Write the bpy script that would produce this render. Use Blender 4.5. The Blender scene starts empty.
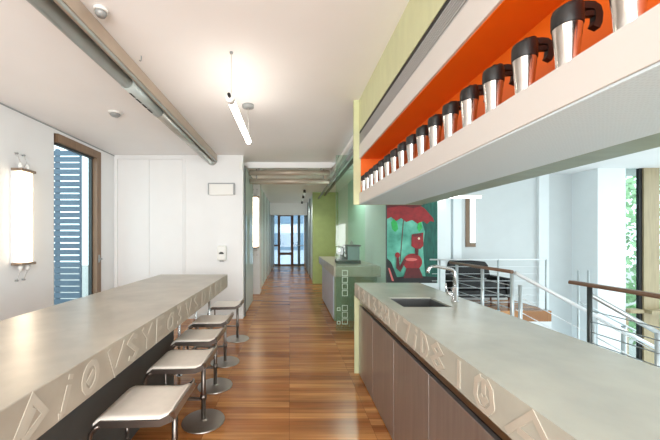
import bpy, bmesh, math, random
from mathutils import Vector, Matrix
random.seed(7)
SC = bpy.context.scene
COL = SC.collection

# ------------------------------------------------------------------ camera
cd = bpy.data.cameras.new('camera')
cam = bpy.data.objects.new('camera', cd); COL.objects.link(cam)
cam.location = (0, 0, 1.4); cam.rotation_euler = (math.pi/2, 0, 0)
cd.sensor_fit = 'HORIZONTAL'; cd.sensor_width = 36; cd.lens = 17
cd.shift_x = 40/660; cd.shift_y = 17/660
cd.clip_start = 0.05; cd.clip_end = 200
SC.camera = cam

# ------------------------------------------------------------------ world, exposure
SKY = 3.2
LAMP = 13.0
SC.view_settings.view_transform = 'Standard'
SC.view_settings.look = 'None'
SC.view_settings.gamma = 1
SC.view_settings.use_curve_mapping = False
SC.view_settings.exposure = 0.05
SC.cycles.use_denoising = True
SC.cycles.max_bounces = 10
SC.cycles.diffuse_bounces = 6
SC.cycles.glossy_bounces = 5
SC.cycles.transparent_max_bounces = 16
SC.cycles.sample_clamp_indirect = 6
SC.cycles.caustics_reflective = False
SC.cycles.caustics_refractive = False
w = bpy.data.worlds.new('sky'); SC.world = w; w.use_nodes = True
bg = w.node_tree.nodes['Background']
bg.inputs['Color'].default_value = (0.86, 0.94, 1.0, 1); bg.inputs['Strength'].default_value = SKY

# area lights added as fill to brighten the room, just inside the glazed openings
def fill_light(name, loc, rot, sx, sy, watt, col):
    l = bpy.data.lights.new(name, 'AREA'); l.shape = 'RECTANGLE'; l.size = sx; l.size_y = sy; l.energy = watt; l.color = col
    o = bpy.data.objects.new(name, l); COL.objects.link(o); o.location = loc; o.rotation_euler = rot
    return o
fill_light('fill_stairwell', (7.9, 2.2, .3), (0, math.pi/2, 0), 5.0, 8.0, 150, (.92, .98, 1.0))
fill_light('fill_rear', (0, -2.5, 1.55), (math.pi/2, 0, 0), 4.2, 2.4, 350, (1.0, .985, .97))

# ------------------------------------------------------------------ materials
def lin(c):
    return tuple(((v/255)/12.92 if v/255 <= .04045 else ((v/255+.055)/1.055)**2.4) for v in c)
MAT = {}
def mat(name, rgb, rough=.5, metal=0, noise=0.06, scale=6, stretch=(1, 1, 1), bump=0, emit=0, spec=.5, rgb2=None, detail=4):
    m = bpy.data.materials.new(name); m.use_nodes = True
    nt = m.node_tree; b = nt.nodes['Principled BSDF']
    tc = nt.nodes.new('ShaderNodeTexCoord'); mp = nt.nodes.new('ShaderNodeMapping')
    mp.inputs['Scale'].default_value = stretch
    nt.links.new(tc.outputs['Object'], mp.inputs['Vector'])
    nz = nt.nodes.new('ShaderNodeTexNoise'); nz.inputs['Scale'].default_value = scale; nz.inputs['Detail'].default_value = detail
    nt.links.new(mp.outputs['Vector'], nz.inputs['Vector'])
    cr = nt.nodes.new('ShaderNodeValToRGB')
    c = lin(rgb)
    a = tuple(max(0, v*(1-noise)) for v in c)+(1,)
    d = (tuple(min(1, v*(1+noise)) for v in c) if rgb2 is None else lin(rgb2))+(1,)
    cr.color_ramp.elements[0].color = a; cr.color_ramp.elements[1].color = d
    cr.color_ramp.elements[0].position = .3; cr.color_ramp.elements[1].position = .7
    nt.links.new(nz.outputs['Fac'], cr.inputs['Fac'])
    nt.links.new(cr.outputs['Color'], b.inputs['Base Color'])
    b.inputs['Roughness'].default_value = rough; b.inputs['Metallic'].default_value = metal
    b.inputs['Specular IOR Level'].default_value = spec
    if emit:
        b.inputs['Emission Color'].default_value = c+(1,); b.inputs['Emission Strength'].default_value = emit
    if bump:
        bp = nt.nodes.new('ShaderNodeBump'); bp.inputs['Strength'].default_value = bump; bp.inputs['Distance'].default_value = .01
        nt.links.new(nz.outputs['Fac'], bp.inputs['Height']); nt.links.new(bp.outputs['Normal'], b.inputs['Normal'])
    MAT[name] = m
    return m
def glass(name, tint, opacity=.0, rough=.02, refl=1.0, body=(255, 255, 255)):
    """thin pane: tinted see-through + fresnel gloss + optional milky body"""
    m = bpy.data.materials.new(name); m.use_nodes = True
    nt = m.node_tree; nt.nodes.remove(nt.nodes['Principled BSDF']); out = nt.nodes['Material Output']
    t = nt.nodes.new('ShaderNodeBsdfTransparent'); t.inputs['Color'].default_value = lin(tint)+(1,)
    g = nt.nodes.new('ShaderNodeBsdfGlossy'); g.inputs['Roughness'].default_value = rough
    d = nt.nodes.new('ShaderNodeBsdfDiffuse'); d.inputs['Color'].default_value = lin(body)+(1,)
    m1 = nt.nodes.new('ShaderNodeMixShader'); m1.inputs[0].default_value = opacity
    nt.links.new(t.outputs[0], m1.inputs[1]); nt.links.new(d.outputs[0], m1.inputs[2])
    fr = nt.nodes.new('ShaderNodeFresnel'); fr.inputs['IOR'].default_value = 1.5
    ge = nt.nodes.new('ShaderNodeNewGeometry')          # the far face of the pane does not mirror (no inner total reflection)
    inv = nt.nodes.new('ShaderNodeMath'); inv.operation = 'MULTIPLY_ADD'; inv.inputs[1].default_value = -refl; inv.inputs[2].default_value = refl
    nt.links.new(ge.outputs['Backfacing'], inv.inputs[0])
    mu = nt.nodes.new('ShaderNodeMath'); mu.operation = 'MULTIPLY'; mu.use_clamp = True
    nt.links.new(fr.outputs[0], mu.inputs[0]); nt.links.new(inv.outputs[0], mu.inputs[1])
    m2 = nt.nodes.new('ShaderNodeMixShader')
    nt.links.new(mu.outputs[0], m2.inputs[0]); nt.links.new(m1.outputs[0], m2.inputs[1]); nt.links.new(g.outputs[0], m2.inputs[2])
    nt.links.new(m2.outputs[0], out.inputs['Surface'])
    MAT[name] = m
    return m
def wood_floor(name):
    m = bpy.data.materials.new(name); m.use_nodes = True
    nt = m.node_tree; b = nt.nodes['Principled BSDF']; L = nt.links.new
    tc = nt.nodes.new('ShaderNodeTexCoord')
    mp = nt.nodes.new('ShaderNodeMapping'); mp.inputs['Location'].default_value = (.36, 0, 0)
    L(tc.outputs['Object'], mp.inputs['Vector'])
    br = nt.nodes.new('ShaderNodeTexBrick'); br.offset = 0; br.offset_frequency = 2; br.squash = 1
    br.inputs['Scale'].default_value = 1; br.inputs['Brick Width'].default_value = .61; br.inputs['Row Height'].default_value = .082
    br.inputs['Mortar Size'].default_value = .0012; br.inputs['Mortar Smooth'].default_value = .3; br.inputs['Bias'].default_value = 0
    br.inputs['Color1'].default_value = lin((156, 96, 50))+(1,); br.inputs['Color2'].default_value = lin((200, 144, 88))+(1,)
    br.inputs['Mortar'].default_value = lin((105, 62, 34))+(1,)
    L(mp.outputs[0], br.inputs['Vector'])
    # grain along X
    m2 = nt.nodes.new('ShaderNodeMapping'); m2.inputs['Scale'].default_value = (1.6, 34, 1); L(tc.outputs['Object'], m2.inputs['Vector'])
    nz = nt.nodes.new('ShaderNodeTexNoise'); nz.inputs['Scale'].default_value = 1.0; nz.inputs['Detail'].default_value = 5; L(m2.outputs[0], nz.inputs['Vector'])
    cr = nt.nodes.new('ShaderNodeValToRGB'); cr.color_ramp.elements[0].position = .3; cr.color_ramp.elements[1].position = .72
    cr.color_ramp.elements[0].color = (.62, .58, .52, 1); cr.color_ramp.elements[1].color = (1.12, 1.1, 1.08, 1)
    L(nz.outputs['Fac'], cr.inputs['Fac'])
    # larger strip-to-strip variation
    m3 = nt.nodes.new('ShaderNodeMapping'); m3.inputs['Scale'].default_value = (.9, 5, 1); L(tc.outputs['Object'], m3.inputs['Vector'])
    n3 = nt.nodes.new('ShaderNodeTexNoise'); n3.inputs['Scale'].default_value = 1.3; n3.inputs['Detail'].default_value = 2; L(m3.outputs[0], n3.inputs['Vector'])
    c3 = nt.nodes.new('ShaderNodeValToRGB'); c3.color_ramp.elements[0].position = .35; c3.color_ramp.elements[1].position = .65
    c3.color_ramp.elements[0].color = (.78, .72, .66, 1); c3.color_ramp.elements[1].color = (1.08, 1.08, 1.06, 1); L(n3.outputs['Fac'], c3.inputs['Fac'])
    x1 = nt.nodes.new('ShaderNodeMix'); x1.data_type = 'RGBA'; x1.blend_type = 'MULTIPLY'; x1.inputs['Factor'].default_value = 1
    L(br.outputs['Color'], x1.inputs['A']); L(cr.outputs['Color'], x1.inputs['B'])
    x2 = nt.nodes.new('ShaderNodeMix'); x2.data_type = 'RGBA'; x2.blend_type = 'MULTIPLY'; x2.inputs['Factor'].default_value = 1
    L(x1.outputs['Result'], x2.inputs['A']); L(c3.outputs['Color'], x2.inputs['B'])
    L(x2.outputs['Result'], b.inputs['Base Color'])
    b.inputs['Roughness'].default_value = .27
    b.inputs['Specular IOR Level'].default_value = .5
    MAT[name] = m
def perforated(name, base, dark, scale, axis='y', rough=.5):
    """fine slots / holes, scale = pitch in metres"""
    m = bpy.data.materials.new(name); m.use_nodes = True
    nt = m.node_tree; b = nt.nodes['Principled BSDF']; L = nt.links.new
    tc = nt.nodes.new('ShaderNodeTexCoord')
    vo = nt.nodes.new('ShaderNodeTexVoronoi'); vo.inputs['Scale'].default_value = 1/scale; vo.inputs['Randomness'].default_value = .15
    L(tc.outputs['Object'], vo.inputs['Vector'])
    cr = nt.nodes.new('ShaderNodeValToRGB'); cr.color_ramp.elements[0].position = .28; cr.color_ramp.elements[1].position = .42
    cr.color_ramp.elements[0].color = lin(dark)+(1,); cr.color_ramp.elements[1].color = lin(base)+(1,)
    L(vo.outputs['Distance'], cr.inputs['Fac']); L(cr.outputs['Color'], b.inputs['Base Color'])
    b.inputs['Roughness'].default_value = rough
    MAT[name] = m

mat('white_paint', (224, 225, 225), .55, noise=.015, scale=3)
mat('ceiling_paint', (240, 240, 240), .7, noise=.015, scale=2)
mat('cool_white', (228, 234, 236), .5, noise=.015, scale=3)
mat('grey_wall', (206, 211, 212), .6, noise=.02, scale=3)
mat('concrete', (161, 153, 139), .30, noise=.10, scale=5, rgb2=(175, 167, 152), bump=.03, detail=8)
mat('concrete_cool', (170, 171, 160), .22, noise=.08, scale=4, rgb2=(182, 181, 168), bump=.03, detail=8)
mat('relief', (178, 171, 157), .5, noise=.06, scale=14)
mat('dark_panel', (74, 76, 74), .5, noise=.06)
mat('steel', (190, 190, 188), .25, 1, noise=.05, scale=20)
mat('brushed_steel', (176, 172, 166), .36, 1, noise=.10, scale=8, stretch=(1, 1, 30))
mat('dark_steel', (120, 112, 106), .35, 1, noise=.06, scale=10)
mat('bronze_door', (158, 152, 148), .30, .7, noise=.10, scale=5, stretch=(1, 8, .6))
mat('channel_metal', (140, 138, 136), .28, 1, noise=.04)
mat('black_gap', (14, 14, 14), .6)
mat('black_plastic', (18, 16, 15), .5, noise=.1)
mat('leather', (238, 230, 219), .48, noise=.03, scale=20, bump=.02)
mat('white_fascia', (202, 198, 193), .5, noise=.01)
mat('orange', (226, 104, 12), .45, noise=.05, scale=3)
mat('green_band', (196, 199, 158), .5, noise=.05, scale=5, stretch=(1, 3, 1))
mat('olive_panel', (112, 126, 96), .45, noise=.06)
mat('green_wall', (158, 176, 108), .45, noise=.07, scale=6)
mat('shelf_green', (128, 142, 118), .4, noise=.12, scale=4, stretch=(1, 3, 1))
mat('green_glass_panel', (186, 226, 206), .45, spec=.2, noise=.05, scale=4)
mat('pale_glass_panel', (226, 236, 224), .45, spec=.2, noise=.04, scale=4)
mat('blue_glass_panel', (216, 232, 230), .45, spec=.2, noise=.04, scale=4)
mat('grille_bar', (172, 172, 172), .45, .3, noise=.02)
perforated('speckled', (200, 213, 218), (192, 205, 210), .012, rough=.45)
mat('duct_tan', (186, 172, 156), .4, .3, noise=.05)
mat('duct_grey', (180, 182, 176), .32, .6, noise=.05)
mat('duct_pale', (176, 186, 184), .4, .2, noise=.05)
mat('wood_frame', (126, 102, 80), .45, noise=.14, scale=5, stretch=(6, 6, .6))
mat('wood_oak', (158, 142, 110), .5, noise=.12, scale=5, stretch=(6, 6, .5))
mat('wood_rail', (120, 92, 74), .35, noise=.12, scale=5, stretch=(6, 1, 6))
mat('wood_dark', (124, 82, 60), .5, noise=.12, scale=4, stretch=(6, 6, .6))
mat('wood_pale', (176, 140, 100), .5, noise=.12, scale=4, stretch=(6, 6, .6))
mat('metal_post', (190, 198, 200), .35, .6, noise=.05)
mat('dark_post', (66, 72, 72), .4, .5, noise=.05)
mat('rail_white', (226, 230, 232), .35, .2, noise=.03)
mat('louvre', (84, 106, 124), .5, .2, noise=.05)
mat('black_leather', (15, 14, 15), .6, noise=.15, scale=10)
mat('bulb_metal', (150, 132, 116), .4, .7)
mat('device_white', (226, 226, 222), .4, noise=.01)
mat('device_grey', (150, 154, 154), .45, .2)
mat('wire', (190, 188, 184), .5, .4)
mat('tube_glow', (255, 246, 234), .5, emit=LAMP)
mat('sconce_glow', (255, 234, 206), .5, emit=6)
mat('strip_glow', (255, 252, 244), .5, emit=5)
mat('sink_steel', (128, 130, 130), .3, .9, noise=.08, scale=10)
mat('chrome', (215, 216, 216), .12, 1, noise=.02)
mat('mug_steel', (205, 200, 194), .2, 1, noise=.04, scale=10, stretch=(8, 8, .5))
mat('paint_teal', (34, 140, 116), .5, noise=.35, scale=3, rgb2=(120, 205, 180))
mat('paint_dark', (12, 84, 72), .5, noise=.35, scale=7, stretch=(4, 1, .6))
mat('paint_black', (20, 24, 24), .5, noise=.2)
mat('paint_red', (142, 24, 28), .5, noise=.25, scale=12)
mat('paint_deep_red', (88, 16, 20), .5, noise=.25, scale=12)
mat('paint_pink', (214, 110, 104), .5, noise=.15)
mat('paint_leaf', (44, 170, 82), .5, noise=.25, scale=12)
mat('paint_cream', (230, 220, 190), .5)
mat('etch', (188, 204, 186), .6)
mat('leaf', (150, 195, 140), .6, noise=.35, scale=2)
mat('bark', (96, 82, 66), .8, noise=.2)
mat('facade_pale', (222, 230, 238), .6, noise=.04)
mat('facade_glass', (140, 164, 182), .15, noise=.1, scale=.6)
mat('ground_grey', (150, 152, 148), .9, noise=.08, scale=1)
mat('blue_door', (176, 182, 196), .35, .2, noise=.04)
mat('lower_white', (226, 230, 232), .6, noise=.02)
mat('spotlamp', (60, 58, 56), .4, .4)
wood_floor('floor_wood')
glass('pane', (238, 246, 246))
glass('pane_green', (234, 244, 237), opacity=.04, body=(190, 220, 205), refl=1.3)
glass('pane_pale', (206, 226, 216), opacity=.7, body=(226, 236, 230), refl=.7)
glass('pane_blue', (226, 236, 242), opacity=.06, body=(190, 204, 214), refl=.8)
glass('machine_plastic', (170, 196, 206), opacity=.45, body=(168, 190, 200))

# ------------------------------------------------------------------ mesh builder
class MB:
    def __init__(s): s.bm = bmesh.new(); s.smooth = set()
    def box(s, x0, x1, y0, y1, z0, z1, bev=0, mi=0):
        g = bmesh.ops.create_cube(s.bm, size=1)
        vs = g['verts']
        for v in vs:
            v.co = Vector(((x0+x1)/2+v.co.x*(x1-x0), (y0+y1)/2+v.co.y*(y1-y0), (z0+z1)/2+v.co.z*(z1-z0)))
        fs = {f for v in vs for f in v.link_faces}
        for f in fs: f.material_index = mi
        if bev:
            es = list({e for v in vs for e in v.link_edges})
            r = bmesh.ops.bevel(s.bm, geom=es, offset=bev, segments=2, affect='EDGES', profile=.5)
            for f in r['faces']: f.material_index = mi
        return s
    def ring_sweep(s, rings, cap=True, smooth=True, closed=False, mi=0):
        rv = [[s.bm.verts.new(p) for p in r] for r in rings]
        n = len(rv[0])
        pairs = list(zip(rv[:-1], rv[1:]))
        if closed: pairs.append((rv[-1], rv[0]))
        for a, b in pairs:
            for i in range(n):
                f = s.bm.faces.new((a[i], a[(i+1) % n], b[(i+1) % n], b[i])); f.smooth = smooth; f.material_index = mi
        if cap and not closed:
            f = s.bm.faces.new(rv[0][::-1]); f.material_index = mi
            f = s.bm.faces.new(rv[-1]); f.material_index = mi
        return s
    def tube(s, pts, r, n=10, cap=True, radii=None, mi=0):
        pts = [Vector(p) for p in pts]
        rings = []; ref = None
        for i, p in enumerate(pts):
            t = (pts[min(i+1, len(pts)-1)]-pts[max(i-1, 0)]).normalized()
            if ref is None:
                ref = Vector((0, 0, 1)) if abs(t.z) < .9 else Vector((1, 0, 0))
            u = (ref - t*ref.dot(t)).normalized(); v = t.cross(u); ref = u
            rr = radii[i] if radii else r
            rings.append([p+(u*math.cos(2*math.pi*k/n)+v*math.sin(2*math.pi*k/n))*rr for k in range(n)])
        return s.ring_sweep(rings, cap, mi=mi)
    def bar(s, pts, w, h, up=(0, 0, 1), mi=0):
        """flat bar swept along pts: w across (perpendicular to up), h along up"""
        pts = [Vector(p) for p in pts]; up = Vector(up); rings = []
        for i, p in enumerate(pts):
            t = (pts[min(i+1, len(pts)-1)]-pts[max(i-1, 0)]).normalized()
            a = t.cross(up)
            if a.length < 1e-4: a = Vector((1, 0, 0))
            a.normalize(); b = a.cross(t).normalized()
            rings.append([p+a*w/2+b*h/2, p-a*w/2+b*h/2, p-a*w/2-b*h/2, p+a*w/2-b*h/2])
        return s.ring_sweep(rings, smooth=False, mi=mi)
    def lathe(s, prof, c=(0, 0, 0), n=24, mi=0):
        c = Vector(c)
        rings = [[c+Vector((max(r, .0004)*math.cos(2*math.pi*k/n), max(r, .0004)*math.sin(2*math.pi*k/n), z)) for k in range(n)] for r, z in prof]
        return s.ring_sweep(rings, mi=mi)
    def prism(s, poly, axis, a0, a1, smooth=False, mi=0):
        """poly in the other two axes, in xyz order, extruded from a0 to a1"""
        def P(p, a):
            if axis == 'x': return (a, p[0], p[1])
            if axis == 'y': return (p[0], a, p[1])
            return (p[0], p[1], a)
        return s.ring_sweep([[P(p, a0) for p in poly], [P(p, a1) for p in poly]], smooth=smooth, mi=mi)
    def build(s, name, m, parent=None, wloc=None):
        """verts are in WORLD coordinates; the object sits at its own base (top-level) or at its parent's origin"""
        bm = s.bm
        bmesh.ops.recalc_face_normals(bm, faces=bm.faces)
        if parent is not None:
            loc = root_loc(parent)
        else:
            xs = [v.co for v in bm.verts]
            loc = Vector(((min(v.x for v in xs)+max(v.x for v in xs))/2, (min(v.y for v in xs)+max(v.y for v in xs))/2, min(v.z for v in xs))) if wloc is None else Vector(wloc)
        for v in bm.verts: v.co -= loc
        me = bpy.data.meshes.new(name); bm.to_mesh(me); bm.free()
        for mm in (m if isinstance(m, (list, tuple)) else [m]): me.materials.append(MAT[mm])
        o = bpy.data.objects.new(name, me); COL.objects.link(o)
        if parent is not None: o.parent = parent
        else: o.location = loc
        return o
def root_loc(o):
    v = Vector((0, 0, 0))
    while o is not None: v = v+o.location; o = o.parent
    return v
def tag(o, label, cat, group=None, kind=None):
    o['label'] = label; o['category'] = cat
    if group: o['group'] = group
    if kind: o['kind'] = kind
    return o
def thing(name, label, cat, loc=(0, 0, 0), group=None):
    o = bpy.data.objects.new(name, None); COL.objects.link(o); o.location = loc; o.empty_display_size = .1
    return tag(o, label, cat, group)
def struct(mb, name, m, parent=None):
    o = mb.build(name, m, parent)
    if parent is None: o['kind'] = 'structure'
    return o
def dup(root, loc, label):
    r = root.copy(); COL.objects.link(r); r.location = loc; r['label'] = label
    for ch in list(root.children):
        c = ch.copy(); COL.objects.link(c); c.parent = r
        for g in list(ch.children):
            d = g.copy(); COL.objects.link(d); d.parent = c
    return r
ORD = ['first', 'second', 'third', 'fourth', 'fifth', 'sixth', 'seventh', 'eighth', 'ninth', 'tenth', 'eleventh', 'twelfth',
       'thirteenth', 'fourteenth', 'fifteenth', 'sixteenth', 'seventeenth', 'eighteenth']

CZ = 2.806          # main ceiling
# ================================================================== SETTING
# floor
m = MB()
m.box(-3.02, 2.6, -2.6, 5.9, -.2, 0)
m.box(-1.3, 4.95, 5.9, 6.95, -.2, 0)
m.box(-1.3, 1.6, 6.95, 15.6, -.2, 0)
struct(m, 'floor', 'floor_wood')
struct(MB().box(2.6, 8.2, -2.6, 7.1, -3.0, -2.8), 'floor_lower', 'lower_white')
# ceiling
struct(MB().box(-3.2, 8.2, -2.6, 5.9, CZ, CZ+.2).box(1.47, 8.2, 5.9, 7.2, CZ, CZ+.2), 'ceiling', 'ceiling_paint')
struct(MB().box(-1.6, 1.47, 5.9, 12.2, 2.74, 3.0), 'ceiling_corridor', 'ceiling_paint')
struct(MB().box(-1.6, 1.6, 12.2, 12.4, 2.26, 3.0).box(-1.6, 1.6, 12.4, 15.6, 2.5, 2.7), 'trim_1', 'ceiling_paint')
# left wall with the tall window opening
WY0, WY1, WZ0, WZ1 = 3.985, 4.95, .04, 2.74
m = MB()
m.box(-3.2, -3.02, -2.6, WY0, -.2, CZ).box(-3.2, -3.02, WY1, 5.5, -.2, CZ).box(-3.2, -3.02, WY0, WY1, -.2, WZ0).box(-3.2, -3.02, WY0, WY1, WZ1, CZ)
struct(m, 'wall_left', 'white_paint')
struct(MB().box(-3.024, -3.010, -2.6, 5.35, 2.785, 2.797), 'trim_2', 'device_grey')
# window in the left wall
m = MB()
m.box(-3.12, -3.0, WY1-.10, WY1, WZ0, WZ1).box(-3.15, -3.09, WY0, WY0+.05, WZ0, WZ1)
m.box(-3.12, -3.0, WY0+.05, WY1-.10, WZ1-.11, WZ1).box(-3.12, -3.0, WY0+.05, WY1-.10, WZ0, WZ0+.09)
win1 = struct(m, 'window_1', 'wood_frame')
m = MB()
for a, b, c, d in ((WY1-.13, WY1-.10, WZ0+.09, WZ1-.11), (WY0+.05, WY0+.07, WZ0+.09, WZ1-.11)):
    m.box(-3.12, -3.07, a, b, c, d)
m.box(-3.09, -3.04, WY0+.07, WY1-.13, WZ1-.135, WZ1-.11)
m.build('window_gasket', 'dark_post', win1)
MB().box(-3.10, -3.09, WY0+.07, WY1-.13, WZ0+.09, WZ1-.135).build('window_pane', 'pane', win1)
MB().tube([(-3.0, 4.895, 1.06), (-2.955, 4.895, 1.06), (-2.945, 4.885, 1.055), (-2.945, 4.80, 1.05)], .009).box(-3.0, -2.992, 4.875, 4.915, 1.0, 1.12, .003).build('window_handle', 'device_grey', win1)

# back wall with two flush white doors
m = MB()
m.box(-3.2, -.806, 5.35, 5.5, 0, CZ)
struct(m, 'wall_back', 'white_paint')
m = MB()
m.box(-2.985, -2.955, 5.335, 5.36, 0, 2.755).box(-2.955, -1.80, 5.335, 5.36, 2.735, 2.755).box(-1.825, -1.80, 5.335, 5.36, 0, 2.735)
struct(m, 'trim_3', 'white_paint')
struct(MB().box(-2.945, -2.415, 5.338, 5.36, .01, 2.728, .003), 'door_1', 'white_paint')
struct(MB().box(-2.405, -1.835, 5.338, 5.36, .01, 2.728, .003), 'door_2', 'white_paint')
struct(MB().box(-1.79, -.806, 5.338, 5.352, 0, .07), 'baseboard_back', 'white_paint')

# corridor, left side
struct(MB().box(-.815, -.79, 5.5, 5.56, 0, 2.66), 'trim_4', 'dark_post')
struct(MB().box(-.83, -.80, 5.56, 6.75, .03, 2.66), 'wall_corridor_glass', 'pane_pale')
struct(MB().box(-1.5, -.74, 7.62, 8.05, 0, 2.74), 'wall_corridor_pillar', 'white_paint')
struct(MB().box(-1.6, -1.45, 5.5, 7.62, 0, 2.8), 'wall_corridor_recess', 'white_paint')
m = MB()
for k in range(6):
    m.box(-.80, -.78, 8.06+k*1.2, 8.06+k*1.2+1.16, .02, 2.72)
cl = struct(m, 'wall_corridor_left', 'blue_glass_panel')
m = MB()
for k in range(7): m.box(-.805, -.765, 8.05+k*1.2-.03, 8.05+k*1.2+.0, 0, 2.72)
m.build('mullion', 'device_grey', cl)
# corridor, right side
struct(MB().box(.683, 1.47, 9.35, 9.55, 0, 2.74), 'wall_corridor_green', 'green_wall')
m = MB()
for k in range(5): m.box(.70, .72, 9.56+k*1.2, 9.56+k*1.2+1.16, .02, 2.72)
cr_ = struct(m, 'wall_corridor_right', 'blue_glass_panel')
m = MB()
for k in range(1, 5): m.box(.67, .72, 9.56+k*1.2-.04, 9.56+k*1.2, 0, 2.72)
m.build('mullion', 'dark_post', cr_)
MB().box(.66, .72, 14.3, 14.42, 0, 2.48).build('wooden_post', 'wood_pale', cr_)
# lacquered glass wall beside the coffee counter
struct(MB().box(1.45, 1.47, 7.8, 9.35, 0, 2.74), 'wall_side_pale', 'pale_glass_panel')
struct(MB().box(1.45, 1.47, 6.03, 7.8, 0, 2.74), 'wall_side_green', 'green_glass_panel')
struct(MB().box(1.45, 1.47, 4.72, 6.03, 0, 2.74), 'wall_side_blue', 'blue_glass_panel')
# white block that carries the painting
struct(MB().box(1.47, 3.09, 6.2, 9.5, 0, CZ), 'wall_painting', 'cool_white')
struct(MB().box(1.47, 3.09, 6.185, 6.2, 0, .08), 'baseboard_painting', 'cool_white')
# far glazing at the corridor's end
fy = 15.3
m = MB()
for x0, x1 in ((-.60, -.48), (.04, .17)): m.box(x0, x1, fy-.05, fy+.05, 0, 2.5)
m.box(-.48, .04, fy-.05, fy+.05, .52, .64).box(-.48, .04, fy-.05, fy+.05, 2.42, 2.5).box(-.48, .04, fy-.05, fy+.05, 0, .06)
d3 = struct(m, 'door_3', 'wood_dark')
MB().box(-.48, .04, fy-.01, fy+.01, .64, 2.42).build('door_pane', 'pane_blue', d3)
MB().box(-.48, .04, fy-.01, fy+.01, .06, .52).build('door_pane', 'pane_blue', d3)
m = MB()
m.box(-1.6, -1.5, fy-.04, fy+.04, 0, 2.5).box(.38, .50, fy-.05, fy+.05, 0, 2.5).box(.95, 1.05, fy-.05, fy+.05, 0, 2.5)
m.box(-1.5, -.6, fy-.03, fy+.03, 0, .08).box(.17, 1.05, fy-.03, fy+.03, 0, .08)
w4 = struct(m, 'window_4', 'dark_post')
MB().box(-1.5, -.6, fy-.01, fy+.01, .08, 2.5).build('window_pane', 'pane_blue', w4)
MB().box(.17, .38, fy-.01, fy+.01, .08, 2.5).build('window_pane', 'pane_blue', w4)
MB().box(.50, .95, fy-.01, fy+.01, .08, 2.5).build('window_pane', 'pane_blue', w4)
MB().box(-1.5, -.6, fy-.09, fy-.04, .95, 1.02).build('rail', 'wood_dark', w4)
MB().box(.17, 1.0, fy-.09, fy-.055, .97, 1.0).build('rail', 'device_white', w4)
# stairwell: rear wall with the slot window, columns, facade
SX0, SX1, SZ0, SZ1 = 3.93, 4.13, 1.20, 2.32
m = MB()
m.box(3.09, SX0, 6.95, 7.15, -2.8, CZ).prism([(SX1, 6.95), (6.28, 6.95), (6.28, 7.15), (SX1+.30, 7.15)], 'z', -2.8, CZ).box(SX0, SX1+.28, 6.97, 7.15, -2.8, SZ0).box(SX0, SX1, 6.95, 6.97, -2.8, SZ0).box(SX0, SX1+.28, 6.97, 7.15, SZ1, CZ).box(SX0, SX1, 6.95, 6.97, SZ1, CZ)
struct(m, 'wall_stairwell_rear', 'grey_wall')
m = MB()
m.box(SX0-.02, SX0+.075, 6.93, 7.02, SZ0-.02, SZ1+.02).box(SX0+.075, SX1, 6.93, 7.02, SZ0-.02, SZ0+.07)
w2 = struct(m, 'window_2', 'wood_frame')
MB().box(SX0+.075, SX1, 6.97, 6.98, SZ0+.07, SZ1).build('window_pane', 'pane', w2)
struct(MB().box(3.09, 3.16, 6.6, 6.95, 0, CZ), 'trim_5', 'green_band')
struct(MB().box(3.30, 3.48, 6.75, 6.95, 0, CZ), 'trim_6', 'cool_white')
struct(MB().box(3.58, 3.76, 6.83, 6.95, 0, CZ), 'trim_7', 'cool_white')
struct(MB().box(5.5, 5.72, 6.88, 6.95, -2.8, CZ), 'trim_8', 'cool_white')
struct(MB().box(6.28, 6.85, 6.36, 7.15, -2.8, CZ), 'wall_stairwell_pier', 'cool_white')
struct(MB().box(2.6, 4.95, 5.9, 6.95, -2.8, -.2), 'wall_landing', 'lower_white')
struct(MB().box(2.45, 2.6, -2.6, 5.9, -2.8, -.2), 'wall_stairwell_side', 'lower_white')
# tall corner window
m = MB()
m.box(7.14, 7.20, 6.37, 6.43, -2.8, CZ)
w3 = struct(m, 'window_3', 'black_gap')
MB().box(7.20, 7.52, 6.34, 6.46, -2.8, CZ).build('window_jamb', 'wood_oak', w3)
MB().box(6.86, 7.14, 6.28, 6.46, -.14, -.07).box(7.2, 8.1, 6.2, 6.34, -.14, -.07).build('window_sill', 'wood_oak', w3)
MB().box(6.85, 6.91, 6.36, 6.44, -2.8, -.14).build('window_jamb', 'wood_oak', w3)
MB().box(6.85, 7.14, 6.40, 6.41, -.07, CZ).box(6.91, 7.14, 6.40, 6.41, -2.8, -.14).build('window_pane', 'pane', w3)
MB().box(7.52, 8.1, 6.40, 6.41, -2.8, CZ).build('window_pane', 'pane', w3)
# right facade of the stairwell: full-height glazing
m = MB()
for y in (-2.6, -.4, 1.8, 4.0, 6.24): m.box(8.02, 8.14, y, y+.12, -2.8, CZ)
m.box(8.02, 8.14, -2.6, 6.36, -.1, .02)
w5 = struct(m, 'window_5', 'wood_oak')
MB().box(8.07, 8.08, -2.5, 6.3, -2.8, CZ).build('window_pane', 'pane', w5)
# rear wall behind the viewpoint with a window added to let sky light in
m = MB()
m.box(-3.2, -2.2, -2.75, -2.6, -.2, CZ+.2).box(2.2, 8.2, -2.75, -2.6, -3, CZ+.2).box(-2.2, 2.2, -2.75, -2.6, -.2, .3)
struct(m, 'wall_rear', 'white_paint')
m = MB()
for x in (-2.2, -.75, .7, 2.12): m.box(x, x+.08, -2.72, -2.62, .3, CZ)
w6 = struct(m, 'window_rear_added', 'wood_frame')
MB().box(-2.12, 2.12, -2.68, -2.67, .3, CZ).build('window_pane', 'pane', w6)
# outside
struct(MB().box(-60, 60, -30, 60, -4.2, -4.0), 'ground', 'ground_grey')

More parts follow.
